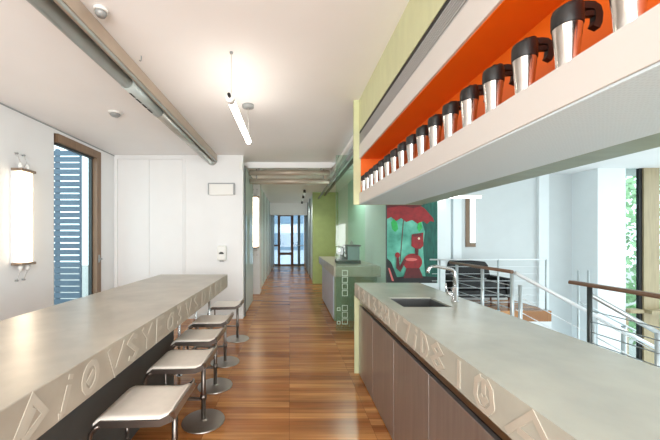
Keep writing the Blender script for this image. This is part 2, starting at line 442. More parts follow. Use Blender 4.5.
# ================================================================== CONCRETE BAR TABLE
GLY = {
 'A': [[(0, 0), (.5, 1), (1, 0)], [(.22, .3), (.78, .3)]],
 'tri': [[(0, -.05), (.62, 1), (1, .42), (.25, 0), (.05, .08)], [(.28, .2), (.66, .72)]],
 'i': [[(.25, 0), (.55, .72)], [(.0, 0), (.25, 0)], [(.6, .86), (.66, 1)]],
 'o': [[(.5+.45*math.cos(t*math.pi/6), .5+.45*math.sin(t*math.pi/6)) for t in range(13)], [(.3, .35), (.7, .65)]],
 'V': [[(0, 1), (.45, 0), (1, 1)]],
 'S': [[(.9, .85), (.5, 1), (.1, .78), (.5, .5), (.9, .25), (.5, 0), (.1, .15)]],
 'Y': [[(0, 1), (.5, .5), (1, 1)], [(.5, .5), (.5, 0)]],
 'E': [[(1, 1), (0, 1), (0, 0), (1, 0)], [(0, .5), (.7, .5)]],
 'a': [[(.9, .9), (.9, 0)], [(.9, .2), (.5, 0), (.1, .25), (.1, .6), (.5, .85), (.9, .65)]],
 '3': [[(.1, 1), (.9, 1), (.4, .58), (.9, .3), (.5, 0), (.05, .12)]],
 '8': [[(.5, .55), (.12, .77), (.5, 1), (.88, .77), (.5, .55)], [(.5, .52), (.05, .26), (.5, 0), (.95, .26), (.5, .52)]],
 'D': [[(0, 0), (0, 1), (.6, .92), (1, .5), (.6, .08), (0, 0)]],
 'I': [[(.5, 0), (.5, 1)]],
 '7': [[(0, 1), (1, 1), (.4, 0)]],
 'B': [[(0, 0), (0, 1), (.75, .9), (.75, .62), (0, .52), (.9, .4), (.9, .1), (0, 0)]],
 'R': [[(0, 0), (0, 1), (.8, .88), (.8, .6), (0, .5), (.9, 0)]],
 '1': [[(.2, .75), (.6, 1), (.6, 0)]],
 'C': [[(.36, 1), (.08, .8), (0, .3), (.25, .03), (.5, 0), (.75, .03), (1, .3), (.92, .8), (.64, 1)], [(.5, 1), (.5, .5)], [(.3, .42), (.5, .25), (.72, .45)]],
}
def letter(ch, xface, out, y0, wy, z0, hz, parent, slant=0, sw=.016, m='relief', depth=.0028):
    """ch in relief on the plane x = xface; out = +1/-1 the way the face looks; wy signed width along +-Y"""
    b = MB()
    for si, st in enumerate(GLY[ch]):
        P = [Vector((y0+(u+slant*v)*wy, z0+v*hz)) for u, v in st]
        closed = (P[0]-P[-1]).length < 1e-4
        if closed: P = P[:-1]
        n = len(P); rings = []
        x0, x1 = xface-out*(.003+.0004*si), xface+out*(depth-.0003*si)
        for i in range(n):
            d1 = (P[i]-P[i-1]).normalized() if (closed or i > 0) else (P[1]-P[0]).normalized()
            d2 = (P[(i+1) % n]-P[i]).normalized() if (closed or i < n-1) else d1
            n1 = Vector((-d1.y, d1.x)); n2 = Vector((-d2.y, d2.x)); mi = n1+n2
            if mi.length < .2: mi = n1
            mi.normalize(); k = min(1.8, 1/max(.3, mi.dot(n1)))*sw/2
            p, q = P[i]+mi*k, P[i]-mi*k
            rings.append([(x0, p.x, p.y), (x1, p.x, p.y), (x1, q.x, q.y), (x0, q.x, q.y)])
        b.ring_sweep(rings, smooth=False, closed=closed)
    return b.build('relief_letter', m, parent)

TX0, TX1, TY0, TY1, TZ0, TZ1 = -1.73, -.833, -.1, 4.16, .733, .90
table = thing('bar_table', 'long concrete bar table with relief letters on its edge, left of the aisle', 'table', (-1.28, 2.0, 0))
MB().box(TX0, TX1, TY0, TY1, TZ0, TZ1, .004).build('tabletop', 'concrete', table)
MB().box(-1.50, -1.10, .1, 2.95, 0, TZ0).build('base_panel', 'dark_panel', table)
for x, y in ((-1.12, 3.15), (-1.13, 3.74), (-1.0, 3.86), (-1.58, 3.86)):
    MB().tube([(x, y, 0), (x, y, TZ0)], .014, 12).lathe([(.03, 0), (.03, .006)], (x, y, 0)).build('leg', 'steel', table)
for ch, y, wy, sl in (('tri', .925, .135, 0), ('i', 1.12, .08, .2), ('o', 1.245, .10, .15), ('V', 1.42, .14, .1), ('S', 1.60, .11, 0), ('Y', 1.75, .13, .1),
                      ('E', 1.95, .10, .1), ('a', 2.12, .11, .1), ('3', 2.30, .11, 0), ('V', 2.50, .14, 0), ('S', 2.72, .12, 0), ('D', 2.95, .13, .1), ('A', 3.2, .15, 0), ('R', 3.48, .13, .1), ('E', 3.75, .13, 0)):
    letter(ch, TX1, 1, y, wy, TZ0+.02, .125, table, sl, sw=.024, depth=.0022)

# ================================================================== RIGHT COUNTER
KX0, KX1, KY0, KY1, KZ0, KZ1 = .664, 1.325, -.6, 3.2, .795, .931
SKX0, SKX1, SKY0, SKY1 = .762, 1.09, 2.09, 2.42
top = thing('concrete_worktop', 'pale concrete worktop with relief letters along its edge, right of the aisle', 'worktop', (1.0, 1.3, KZ0))
m = MB()
m.box(KX0, KX1, KY0, SKY0, KZ0, KZ1).box(KX0, KX1, SKY1, KY1, KZ0, KZ1).box(KX0, SKX0, SKY0, SKY1, KZ0, KZ1).box(SKX1, KX1, SKY0, SKY1, KZ0, KZ1)
bmesh.ops.remove_doubles(m.bm, verts=m.bm.verts, dist=.0005)
m.build('slab', 'concrete_cool', top)
for ch, y, wy, sl in (('A', .955, .21, 0), ('C', 1.115, .095, 0), ('I', 1.26, .07, 0), ('8', 1.46, .11, 0), ('D', 1.57, .07, 0), ('i', 1.68, .07, 0), ('7', 1.82, .09, 0),
                      ('Y', 2.0, .10, 0), ('B', 2.17, .09, 0), ('R', 2.32, .09, 0), ('3', 2.50, .1, 0), ('I', 2.66, .08, 0), ('S', 2.85, .1, 0), ('1', 3.05, .1, 0)):
    letter(ch, KX0, -1, y, -wy, KZ0+.012, .108, top, sl, sw=.021, m='relief')
sink = thing('sink', 'rectangular steel sink bowl sunk in the right-hand worktop', 'sink', ((SKX0+SKX1)/2, 2.255, .74))
m = MB(); t = .004; a0, a1, b0, b1, zb = SKX0+.001, SKX1-.001, SKY0+.001, SKY1-.001, .745
m.box(a0, a1, b0, b1, zb, zb+t).box(a0, a0+t, b0, b1, zb+t, .922).box(a1-t, a1, b0, b1, zb+t, .922).box(a0+t, a1-t, b0, b0+t, zb+t, .922).box(a0+t, a1-t, b1-t, b1, zb+t, .922)
m.build('bowl', 'sink_steel', sink)
MB().lathe([(.035, .749), (.035, .753), (.02, .754), (.018, .751)], (.926, 2.255, 0)).build('drain', 'chrome', sink)
# faucet
fx, fyy = 1.205, 2.28
tap = thing('faucet', 'chrome kitchen mixer tap standing behind the sink', 'tap', (fx, fyy, KZ1))
MB().lathe([(.026, KZ1), (.026, KZ1+.006), (.019, KZ1+.008), (.019, KZ1+.10), (.012, KZ1+.105)], (fx, fyy, 0)).build('body', 'chrome', tap)
pts = [(fx, fyy, KZ1+.10), (fx, fyy, KZ1+.19)]
for k in range(1, 7):
    a = k*math.pi/12; pts.append((fx-.035*(1-math.cos(a)), fyy, KZ1+.19+.045*math.sin(a)))
for u, dz in ((.09, .245), (.14, .255), (.165, .253), (.185, .243), (.194, .225), (.196, .205)): pts.append((fx-u, fyy, KZ1+dz))
MB().tube(pts, .0115, 12).build('spout', 'chrome', tap)
MB().tube([(fx-.015, fyy, KZ1+.055), (fx-.055, fyy, KZ1+.055)], .017, 14).tube([(fx-.05, fyy, KZ1+.06), (fx-.062, fyy, KZ1+.09), (fx-.066, fyy, KZ1+.13)], .006).build('lever', 'chrome', tap)

# cabinet units under the worktop
edges = [3.18, 2.655, 2.115, 1.578, 1.04, .50, -.04]
cnames = ['farthest', 'second-farthest', 'third-farthest', 'third-nearest', 'second-nearest', 'nearest']
cnames = ['far end unit beside the green end panel', 'second unit from the far end panel', 'third unit from the far end panel', 'fourth unit from the far end panel', 'fifth unit from the far end panel', 'last unit towards the viewer']
for k in range(6):
    y1, y0 = edges[k], edges[k+1]
    cab = thing('base_cabinet', 'bronze metal base cabinet under the worktop, '+cnames[k], 'cabinet', (1.0, (y0+y1)/2, 0), 'base cabinets under the right worktop')
    body = MB()
    hz = .735 if k in (1, 2) else .79
    body.box(.725, 1.26, y0+.002, y1-.002, .0, .69)
    if k not in (1, 2): body.box(.745, 1.26, y0+.002, y1-.002, .69, hz)
    else: body.box(.745, .757, y0+.002, y1-.002, .69, .79)
    body.build('carcass', 'dark_panel', cab)
    MB().box(.702, .724, y0+.003, y1-.003, .012, .705, .002).build('door', 'bronze_door', cab)
    MB().box(.712, .744, y0+.0, y1-.0, .722, .752).build('handle_channel', 'channel_metal', cab)
tag(MB().box(.664, .90, 3.2, 3.225, 0, 1.0-.207, .001).build('end_panel', 'green_band'), 'narrow pale green end panel at the far end of the cabinets', 'panel')

# ================================================================== OVERHEAD SHELF UNIT
UX0, UY0, UY1 = .71, -.8, 3.2
unit = thing('wall_shelf_unit', 'long white overhead shelf unit with orange lining hanging over the right worktop', 'shelf', (1.0, 1.2, 1.73))
MB().box(UX0, .93, UY0, UY1, 1.74, 1.85, .002).build('lower_fascia', 'white_fascia', unit)
MB().box(UX0, .93, UY0, UY1, 2.20, 2.34, .002).build('upper_fascia', 'white_fascia', unit)
MB().box(UX0+.012, .925, UY0+.01, UY1-.03, 2.195, 2.1999).build('lining_top', 'orange', unit)
MB().box(UX0+.03, .925, UY0+.01, UY1-.03, 1.8501, 1.853).build('lining_bottom', 'orange', unit)
MB().box(.925, .935, UY0, UY1, 1.85, 2.20).build('lining_back', 'orange', unit)
MB().box(UX0+.012, .925, UY1-.03, UY1-.02, 1.853, 2.195).build('lining_end', 'orange', unit)
MB().box(.936, 1.18, UY0, UY1, 1.74, CZ).box(UX0+.02, .936, UY0, UY1, 2.341, 2.50).build('housing', 'white_fascia', unit)
MB().box(UX0+.005, 1.18, UY0, UY1, 1.733, 1.7395).build('underside', 'speckled', unit)
MB().box(1.181, 1.366, UY0, UY1, 1.733, CZ).build('backboard', 'shelf_green', unit)
m = MB().box(UX0+.014, UX0+.02, UY0, UY1, 2.3405, 2.455, mi=1)
for k in range(7): m.box(UX0+.002, UX0+.0135, UY0, UY1, 2.342+k*.0162, 2.342+k*.0162+.0105, mi=0)
m.build('grille', ['grille_bar', 'black_gap'], unit)
MB().box(UX0+.004, UX0+.02, UY0, UY1, 2.4555, 2.480).build('shadow_gap', 'black_gap', unit)  # solid black strip; the shade of the recess put into its colour
MB().box(UX0, .936, UY0, UY1, 2.50, CZ).box(UX0, UX0+.02, UY0, UY1, 2.4805, 2.50).build('top_band', 'green_band', unit)
MB().box(.655, .72, UY1, UY1+.03, 1.733, CZ).box(.72, 1.366, UY1, UY1+.03, 1.733, CZ).build('end_board', 'green_band', unit)

# travel mugs
mugx = .750
def make_mug(y):
    g = thing('travel_mug', '', 'mug', (mugx, y, 1.853), 'travel mugs on the overhead shelf')
    z = 1.853
    MB().lathe([(.0235, z), (.0245, z+.004), (.0262, z+.04), (.030, z+.08), (.0330, z+.112), (.0332, z+.118)], (mugx, y, 0), 28).build('body', 'mug_steel', g)
    # lid: dome sloping down towards the drinking side (-X)
    n = 28; prof = [(.0337, .112), (.0350, .115), (.0352, .132), (.0346, .162), (.0315, .172), (.020, .176), (.001, .177)]
    b = MB(); rings = []
    for r, h in prof:
        R = []
        for k in range(n):
            a = 2*math.pi*k/n; x = r*math.cos(a)
            hh = h if h < .133 else h - .009*max(0, (-x+.01)/.036)
            R.append((mugx+x, y+r*math.sin(a), z+hh))
        rings.append(R)
    b.ring_sweep(rings)
    b.box(mugx-.005, mugx+.03, y-.011, y+.011, z+.155, z+.180, .004)
    b.build('lid', 'black_plastic', g)
    b = MB()
    b.bar([(mugx+.022, y, z+.169), (mugx+.050, y, z+.171), (mugx+.066, y, z+.170), (mugx+.076, y, z+.163), (mugx+.080, y, z+.148), (mugx+.078, y, z+.126), (mugx+.072, y, z+.112)], .020, .017, up=(0, 1, 0))
    b.bar([(mugx+.030, y, z+.145), (mugx+.058, y, z+.150), (mugx+.076, y, z+.150)], .014, .013, up=(0, 1, 0))
    b.build('handle', 'black_plastic', g)
    return g
mys = [.69+.1535*k for k in range(17)]
mug0 = None
for k, y in enumerate(mys):
    lab = 'black-lidded steel travel mug on the orange shelf, %s from the near end' % ORD[k]
    if k == 0: lab = 'black-lidded steel travel mug on the orange shelf, nearest and cut off by the frame'
    if k == 16: lab = 'black-lidded steel travel mug on the orange shelf, last one at the far end'
    if mug0 is None: mug0 = make_mug(y); mug0['label'] = lab
    else: dup(mug0, (mugx, y, 1.853), lab)

# ================================================================== BAR STOOLS
def make_stool(cx, cy):
    t = thing('bar_stool', '', 'stool', (cx, cy, 0), 'bar stools along the concrete table')
    H = .495; x0, x1, hy = cx-.205, cx+.20, .178
    # seat pad : waterfall at the table side, slight lift at the aisle side, rounded aisle-side corners
    b = MB(); nu = 22; nv = 12; topg = []; botg = []
    for i in range(nu+1):
        u = i/nu; R1 = []; R2 = []
        x = x0+(x1-x0)*u
        zt = H+.026*max(0, (u-.78)/.22)**2 - .045*max(0, (.16-u)/.16)**2
        dx = x1-x; rc = .03
        half = hy if dx > rc else hy-rc+math.sqrt(max(0, rc*rc-(rc-dx)**2))
        dl = x-x0; rl = .03
        if dl < rl: half = min(half, hy-rl+math.sqrt(max(0, rl*rl-(rl-dl)**2)))
        for j in range(nv+1):
            v = (j/nv*2-1); yy = cy+half*v
            edge = .006*max(0, (abs(v)-.85)/.15)**2
            R1.append(b.bm.verts.new((x, yy, zt-edge))); R2.append(b.bm.verts.new((x, yy, zt-.022)))
        topg.append(R1); botg.append(R2)
    F = b.bm.faces.new
    for i in range(nu):
        for j in range(nv):
            f = F((topg[i][j], topg[i+1][j], topg[i+1][j+1], topg[i][j+1])); f.smooth = True
            f = F((botg[i][j], botg[i][j+1], botg[i+1][j+1], botg[i+1][j])); f.smooth = True
        F((topg[i][0], botg[i][0], botg[i+1][0], topg[i+1][0])); F((topg[i][nv], topg[i+1][nv], botg[i+1][nv], botg[i][nv]))
    for j in range(nv):
        F((topg[0][j], topg[0][j+1], botg[0][j+1], botg[0][j])); F((topg[nu][j], botg[nu][j], botg[nu][j+1], topg[nu][j+1]))
    b.build('seat', 'leather', t)
    # flat steel band: along both sides, round the aisle corners, bending down in front to a footrest
    pts = []
    ex = .012; zb = H-.028
    def side(s):
        return [(x0+.02, cy+s*(hy+ex*.3), zb-.035), (x0+.06, cy+s*(hy+ex*.4), zb), (cx, cy+s*(hy+ex*.5), zb+.002)]
    for q in (-1, 1):
        MB().bar(side(q)+[(x1-.05, cy+q*(hy+ex*.5), zb+.006), (x1-.005, cy+q*(hy+ex*.5), zb+.026), (x1+.012, cy+q*(hy+ex*.5), zb+.038)], .008, .034).build('side_band', 'dark_steel', t)
    bb = MB().bar([(x1+.004, cy-hy-.010, zb+.036), (x1+.016, cy-hy+.012, zb+.038), (x1+.018, cy, zb+.040), (x1+.016, cy+hy-.012, zb+.038), (x1+.004, cy+hy+.010, zb+.036)], .007, .048)
    bb.build('back_band', 'brushed_steel', t)  # side bands dark, this one bright: fall of light put into the metals
    for s in (-1, 1):
        y = cy+s*(hy+ex*.3)
        MB().tube([(x0+.055, y, zb-.008), (x0+.03, y, zb-.02), (x0+.012, y, zb-.045), (x0+.005, y, zb-.085), (x0+.005, y, .22), (x0+.015, y-s*.02, .195), (x0+.03, y-s*.05, .185)], .011, 8).build('front_leg', 'dark_steel', t)
    MB().tube([(x0+.03, cy-hy+.05, .185), (x0+.03, cy+hy-.05, .185)], .011, 10).bar([(x0+.035, cy, .185), (cx+.135, cy, .185)], .03, .012).build('footrest', 'dark_steel', t)
    px, py = cx+.148, cy+.03
    MB().box(cx-.12, px+.02, cy-.05, cy+.05, H-.046, H-.024, .004).build('seat_bracket', 'steel', t)
    MB().tube([(px, py, .012), (px, py, H-.03)], .0165, 16).lathe([(.024, .17), (.024, .205)], (px, py, 0)).build('post', 'dark_steel', t)
    MB().lathe([(.158, 0), (.160, .003), (.1575, .0085), (.155, .009), (.05, .0105), (.03, .011), (.022, .014), (.018, .02), (.0, .02)], (px, py, 0), 40).build('base_disc', 'brushed_steel', t)
    return t
stools = [(-.80, 1.735), (-.806, 2.34), (-.85, 2.90), (-.875, 3.46), (-.87, 4.25)]
slab_ = ['cream leather bar stool nearest the viewer, its base out of frame', 'cream leather bar stool, second in the row along the table', 'cream leather bar stool, middle one of the row of five',
         'cream leather bar stool, fourth in the row along the table', 'cream leather bar stool at the far end of the concrete table']
s0 = make_stool(*stools[0]); s0['label'] = slab_[0]
for k in range(1, 5): dup(s0, (stools[k][0], stools[k][1], 0), slab_[k])

# ================================================================== COFFEE COUNTER
cc = thing('coffee_counter', 'concrete-topped coffee counter behind the glass screen beside the green wall', 'counter', (1.07, 6.2, 0))
MB().box(.70, 1.448, 4.97, 7.56, .766, .93, .004).build('slab', 'concrete', cc)
MB().box(.74, 1.448, 5.2, 7.0, 0, .766).build('body', 'olive_panel', cc)
for a, b_ in ((5.21, 5.80), (5.81, 6.40), (6.41, 6.99)):
    MB().box(.72, .74, a, b_, .03, .756, .002).build('door', 'blue_door', cc)
scr = thing('glass_screen', 'clear green-tinted glass screen with etched squares in front of the coffee counter', 'screen', (1.06, 4.65, 0))
MB().box(.683, 1.432, 4.645, 4.657, .0, 2.62).build('pane', 'pane_green', scr)
def sq(x, z, s):
    m = MB()
    for a, b_, c, d in ((x, x+s, z, z+.008), (x, x+s, z+s-.008, z+s), (x, x+.008, z+.008, z+s-.008), (x+s-.008, x+s, z+.008, z+s-.008)):
        m.box(a, b_, 4.6425, 4.6445, c, d)
    bmesh.ops.remove_doubles(m.bm, verts=m.bm.verts, dist=.0002)
    m.build('etched_square', 'etch', scr)
for z in (.10, .20, .30, .52, .62, .72, .82): sq(.775, z, .085)
for z in (.10, .30): sq(.70, z, .05)
MB().box(1.432, 1.445, 4.64, 4.66, 0, 2.62).build('edge_strip', 'dark_post', scr)
# espresso machine
z = .93
em = thing('espresso_machine', 'black and steel espresso machine on the coffee counter', 'coffee machine', (1.0, 5.6, z))
MB().box(.84, 1.24, 5.45, 5.85, z, z+.06, .006).build('base', 'black_plastic', em)
MB().box(1.02, 1.23, 5.50, 5.84, z+.061, z+.30, .008).build('water_tank', 'machine_plastic', em)
MB().box(.99, 1.25, 5.48, 5.85, z+.301, z+.33, .006).build('top', 'black_plastic', em)
MB().box(.93, 1.01, 5.55, 5.80, z+.061, z+.30, .006).build('column', 'black_plastic', em)
MB().lathe([(.035, z+.17), (.045, z+.19), (.045, z+.25), (.03, z+.30), (.0, z+.305)], (.895, 5.62, 0)).build('brew_group', 'chrome', em)
MB().tube([(.895, 5.60, z+.185), (.86, 5.50, z+.175), (.845, 5.44, z+.165)], .011).build('portafilter', 'black_plastic', em)
MB().lathe([(.022, z+.331), (.03, z+.34), (.03, z+.37), (.012, z+.39), (.012, z+.41), (.0, z+.412)], (1.12, 5.66, 0)).build('knob', 'device_grey', em)
MB().tube([(.875, 5.5, z+.13), (.855, 5.49, z+.08), (.85, 5.49, z+.07)], .006).build('steam_wand', 'chrome', em)
tag(MB().lathe([(.03, z), (.035, z+.004), (.065, z+.016), (.066, z+.018), (.03, z+.008), (.0, z+.008)], (1.36, 5.12, 0)).build('saucer', 'device_white'), 'small white saucer at the right end of the coffee counter', 'saucer')

# ================================================================== PAINTING
pa = thing('wall_painting', 'large teal painting of a red robot figure under a red parasol', 'painting', (2.415, 6.17, .5))
PX = lambda px: (px-290)/312*6.17
PZ = lambda py: 1.4+(237-py)/312*6.17
MB().box(PX(386.6), PX(437.5), 6.165, 6.198, .49, 2.2).build('canvas', 'paint_teal', pa)
yk = [6.1645]
def flat(name, mt, pts, d=.0012):
    b = MB(); yk[0] -= d*1.1
    b.prism([(PX(x), PZ(y)) for x, y in pts], 'y', yk[0], yk[0]+d)
    return b.build(name, mt, pa)
def ell(cx, cy, rx, ry, n=24, a0=0, a1=2*math.pi):
    return [(cx+rx*math.cos(a0+(a1-a0)*k/n), cy+ry*math.sin(a0+(a1-a0)*k/n)) for k in range(n if abs(a1-a0-2*math.pi) < 1e-6 else n+1)]
flat('painted_forest', 'paint_dark', [(421, 190), (437.4, 190), (437.4, 280), (426, 280), (424, 262), (423, 245), (425, 232), (420, 215)])
flat('painted_ground', 'paint_black', [(386.8, 258), (391, 262), (397, 277), (420, 276), (437, 277), (437, 283), (386.8, 283)])
flat('painted_chair_arm', 'paint_pink', [(388, 268), (389.5, 268), (394, 281), (392, 281)])
flat('parasol_pole', 'paint_deep_red', [(403, 220), (403.8, 220), (400.4, 262), (399.6, 262)])
flat('parasol_canopy', 'paint_red', [(386.8, 204), (400, 201.5), (412, 202), (424, 208), (433, 218), (434, 222), (430, 221), (427, 224), (423, 221), (418, 224), (412, 220), (406, 222), (401, 218), (396, 221), (391, 217), (386.8, 219)])
flat('parasol_top', 'paint_deep_red', [(386.8, 202), (400, 199.5), (412, 200), (422, 206), (413, 208), (400, 206), (386.8, 208)])
flat('painted_leaf', 'paint_leaf', [(391, 222), (394, 219), (397, 223), (398, 229), (395, 232), (392, 229)])
flat('painted_leaf', 'paint_leaf', [(418, 223), (421, 222), (422, 228), (419, 232), (417, 228)])
flat('figure_body', 'paint_red', ell(412.5, 262, 9.5, 8.5))
flat('figure_highlight', 'paint_pink', ell(411, 259.5, 6, 1.5))
flat('figure_neck', 'paint_deep_red', [(414.5, 246), (418.5, 246), (418, 255), (415, 255)])
flat('figure_head', 'paint_red', [(411.5, 234.5), (423, 232.5), (423, 246), (420, 249), (414, 248), (411, 246)])
flat('figure_head_top', 'paint_deep_red', [(412.5, 234), (421.5, 233), (421, 236), (413, 237)])
flat('figure_eye', 'paint_cream', ell(418.6, 238.5, 1.1, 1.2))
flat('figure_arm', 'paint_deep_red', [(404, 258), (406, 260), (400, 272), (396, 268), (396, 256), (398.5, 256), (399.5, 266)])
flat('figure_hand', 'paint_red', ell(397.2, 255, 2.4, 2.8))
flat('figure_legs', 'paint_deep_red', [(406, 268), (419, 268), (423, 278), (403, 278)])
# linear light over the painting
ll = thing('linear_light', 'bright white linear light fitting on the wall right of the painting', 'light', (3.2, 6.1, 2.12))
MB().box(2.78, 3.72, 6.06, 6.12, 2.16, 2.20).build('diffuser', 'strip_glow', ll)
MB().box(2.76, 3.74, 6.055, 6.125, 2.2005, 2.225).build('housing', 'device_white', ll)
MB().box(2.85, 2.95, 6.125, 6.2, 2.203, 2.222).build('bracket', 'device_white', ll)

# ================================================================== CEILING DUCT, LAMPS, DETECTORS
du = thing('ceiling_duct', 'long grey and tan ceiling duct with a steel pipe running to the back wall', 'duct', (-1.31, 2.0, 2.66))
MB().box(-1.305, -1.244, -2.6, 5.33, 2.70, 2.805, .006).build('channel', 'duct_tan', du)
MB().tube([(-1.258, -2.6, 2.688), (-1.258, 5.33, 2.688)], .011, 12).build('channel_highlight', 'duct_pale', du)  # pale tube added as the bright highlight along the channel's lower edge
MB().tube([(-1.374, -2.6, 2.705), (-1.374, 2.62, 2.705)], .054, 20).build('pipe', 'duct_grey', du)
MB().tube([(-1.374, 3.24, 2.705), (-1.374, 5.34, 2.705)], .054, 20).build('pipe', 'duct_grey', du)
sl = MB().tube([(-1.374, 2.62, 2.705), (-1.374, 3.24, 2.705)], .059, 20).build('vent_sleeve', 'duct_pale', du)
for k in range(4):
    b = MB(); y0 = 2.70+k*.115
    a = math.radians(258)
    pts = [(-1.374+.0625*math.cos(a+d), 2.705+.0625*math.sin(a+d)) for d in (-.16, .16)]
    pin = [(-1.374+.056*math.cos(a+d), 2.705+.056*math.sin(a+d)) for d in (.16, -.16)]
    b.prism(pts+pin, 'y', y0, y0+.085)
    b.build('slot', 'black_gap', sl)
MB().tube([(-1.374, 1.36, 2.705), (-1.374, 1.42, 2.705)], .058, 20).build('coupling', 'black_gap', du)
MB().tube([(-1.335, 5.335, 2.715), (-1.335, 5.349, 2.715)], .088, 24).build('wall_flange', 'duct_grey', du)

def tube_lamp(y0, label):
    X, Z = -.446, 2.43
    t = thing('pendant_tube_lamp', label, 'lamp', (X, y0+.56, Z-.03))
    MB().tube([(X, y0+.06, Z), (X, y0+1.06, Z)], .027, 16).build('tube', 'tube_glow', t)
    for a, b_ in ((y0, y0+.06), (y0+1.06, y0+1.12)):
        MB().tube([(X, a, Z), (X, b_, Z)], .030, 16).build('end_cap', 'device_white', t)
    MB().tube([(X, y0-.03, Z+.012), (X, y0, Z+.008)], .012, 10).build('cable_gland', 'black_plastic', t)
    MB().tube([(X, y0+.07, Z+.027), (X, y0+.07, CZ-.004)], .002, 6).build('wire', 'wire', t)
    MB().tube([(X, y0+1.02, Z+.027), (X, y0+1.02, CZ-.03)], .004, 6).build('wire', 'wire', t)
    MB().lathe([(.012, CZ-.012), (.014, CZ-.0005)], (X, y0+.07, 0)).build('ceiling_hook', 'device_grey', t)
    MB().lathe([(.03, CZ-.035), (.06, CZ-.028), (.062, CZ-.0005)], (X, y0+1.02, 0)).build('ceiling_rose', 'device_grey', t)
tube_lamp(2.30, 'white glowing tube lamp hanging on wires from the ceiling over the aisle')
tube_lamp(-.6, 'unseen white tube lamp added behind the viewpoint to light the room')  # copy of the pendant added out of view to brighten the room
tube_lamp(-2.1, 'unseen white tube lamp added at the rear end to light the room')  # second unseen copy, added for more room light
def detector(x, y, r, name, label, cat):
    t = thing(name, label, cat, (x, y, CZ-.05))
    MB().lathe([(r*1.0, CZ-.022), (r, CZ-.0005)], (x, y, 0)).build('base', 'device_white', t)
    MB().lathe([(.0, CZ-.05), (r*.55, CZ-.048), (r*.75, CZ-.036), (r*.8, CZ-.0225)], (x, y, 0)).build('sensor', 'device_grey', t)
detector(-1.165, 1.92, .042, 'smoke_detector', 'small round ceiling detector right of the duct near the top edge', 'detector')
detector(-1.97, 3.51, .07, 'smoke_detector', 'round ceiling detector left of the duct towards the louvred window', 'detector')
hk = MB().tube([(-1.155, 2.42, CZ), (-1.155, 2.42, CZ-.03), (-1.16, 2.42, CZ-.04), (-1.17, 2.42, CZ-.035)], .004, 8).build('ceiling_hook', 'device_grey')
tag(hk, 'tiny metal hook in the ceiling beside the duct', 'hook')

# pipes across the corridor mouth and along the right
def pipe_thing(p0, p1, r, mt, name, label, brk):
    t = thing(name, label, 'pipe', tuple((Vector(p0)+Vector(p1))/2-Vector((0, 0, r))))
    MB().tube([p0, p1], r, 18).build('pipe', mt, t)
    for p in brk:
        MB().box(p[0]-.012, p[0]+.012, p[1]-.012, p[1]+.012, p[2]+r*.9, p[3]).build('hanger', 'device_grey', t)
struct(MB().box(-.80, .79, 5.86, 5.898, 2.70, CZ-.001), 'trim_9', 'ceiling_paint')
pipe_thing((-.79, 6.05, 2.645), (.77, 6.05, 2.645), .05, 'duct_tan', 'ventilation_pipe', 'upper pipe crossing the corridor mouth under the ceiling', [(-.6, 6.05, 2.645, 2.74), (.6, 6.05, 2.645, 2.74)])
pipe_thing((-.79, 6.16, 2.50), (.77, 6.16, 2.50), .055, 'duct_tan', 'ventilation_pipe', 'lower pipe crossing the corridor mouth beneath the other one', [(-.66, 6.16, 2.50, 2.74), (.66, 6.16, 2.50, 2.74)])
pipe_thing((.84, 3.24, 2.685), (.84, 7.0, 2.685), .042, 'device_white', 'ceiling_rail', 'white ceiling rail running above the glass screen to the corridor', [(.84, 3.8, 2.685, CZ), (.84, 5.4, 2.685, CZ)])
pipe_thing((.86, 3.24, 2.565), (.86, 9.3, 2.565), .028, 'device_grey', 'ceiling_rail', 'grey rail below the white one, running to the green wall', [(.98, 3.8, 2.70, CZ)])
bpy.data.objects.remove([o for o in bpy.data.objects if o.name.startswith('hanger')][-1])
pipe_thing((1.04, 3.24, 2.66), (1.04, 9.3, 2.66), .035, 'dark_steel', 'ceiling_rail', 'dark rail between the grey rail and the side wall', [(1.04, 7.0, 2.66, 2.74), (1.04, 3.8, 2.66, CZ)])
lr = [o for o in bpy.data.objects if o.type == 'EMPTY' and o.get('label', '').startswith('grey rail')][0]
MB().box(.85, .87, 7.1, 7.12, 2.59, 2.74).build('hanger', 'device_grey', lr)
MB().box(.85, .87, 3.6, 3.62, 2.585, 2.65).build('hanger', 'device_grey', lr)
for i, (x, y) in enumerate(((.40, 8.6), (.42, 9.8), (.44, 11.4))):
    s = thing('ceiling_spotlight', 'small dark corridor spotlight, %s of three by the green wall' % ['nearest', 'middle', 'farthest'][i], 'spotlight', (x, y, 2.62), 'corridor ceiling spotlights')
    MB().lathe([(.03, 2.62), (.035, 2.63), (.035, 2.70)], (x, y, 0), 16).build('lamp_head', 'spotlamp', s)
    sp = bpy.data.lights.new('corridor_spot', 'SPOT'); sp.energy = 45; sp.spot_size = 2.4; sp.spot_blend = .8; sp.shadow_soft_size = .05; sp.color = (1, .95, .90)
    so_ = bpy.data.objects.new('corridor_spot', sp); COL.objects.link(so_); so_.location = (0, 0, -.01); so_.parent = s
    MB().lathe([(.012, 2.70), (.012, 2.72), (.04, 2.725), (.04, 2.7395)], (x, y, 0), 16).build('base', 'device_white', s)

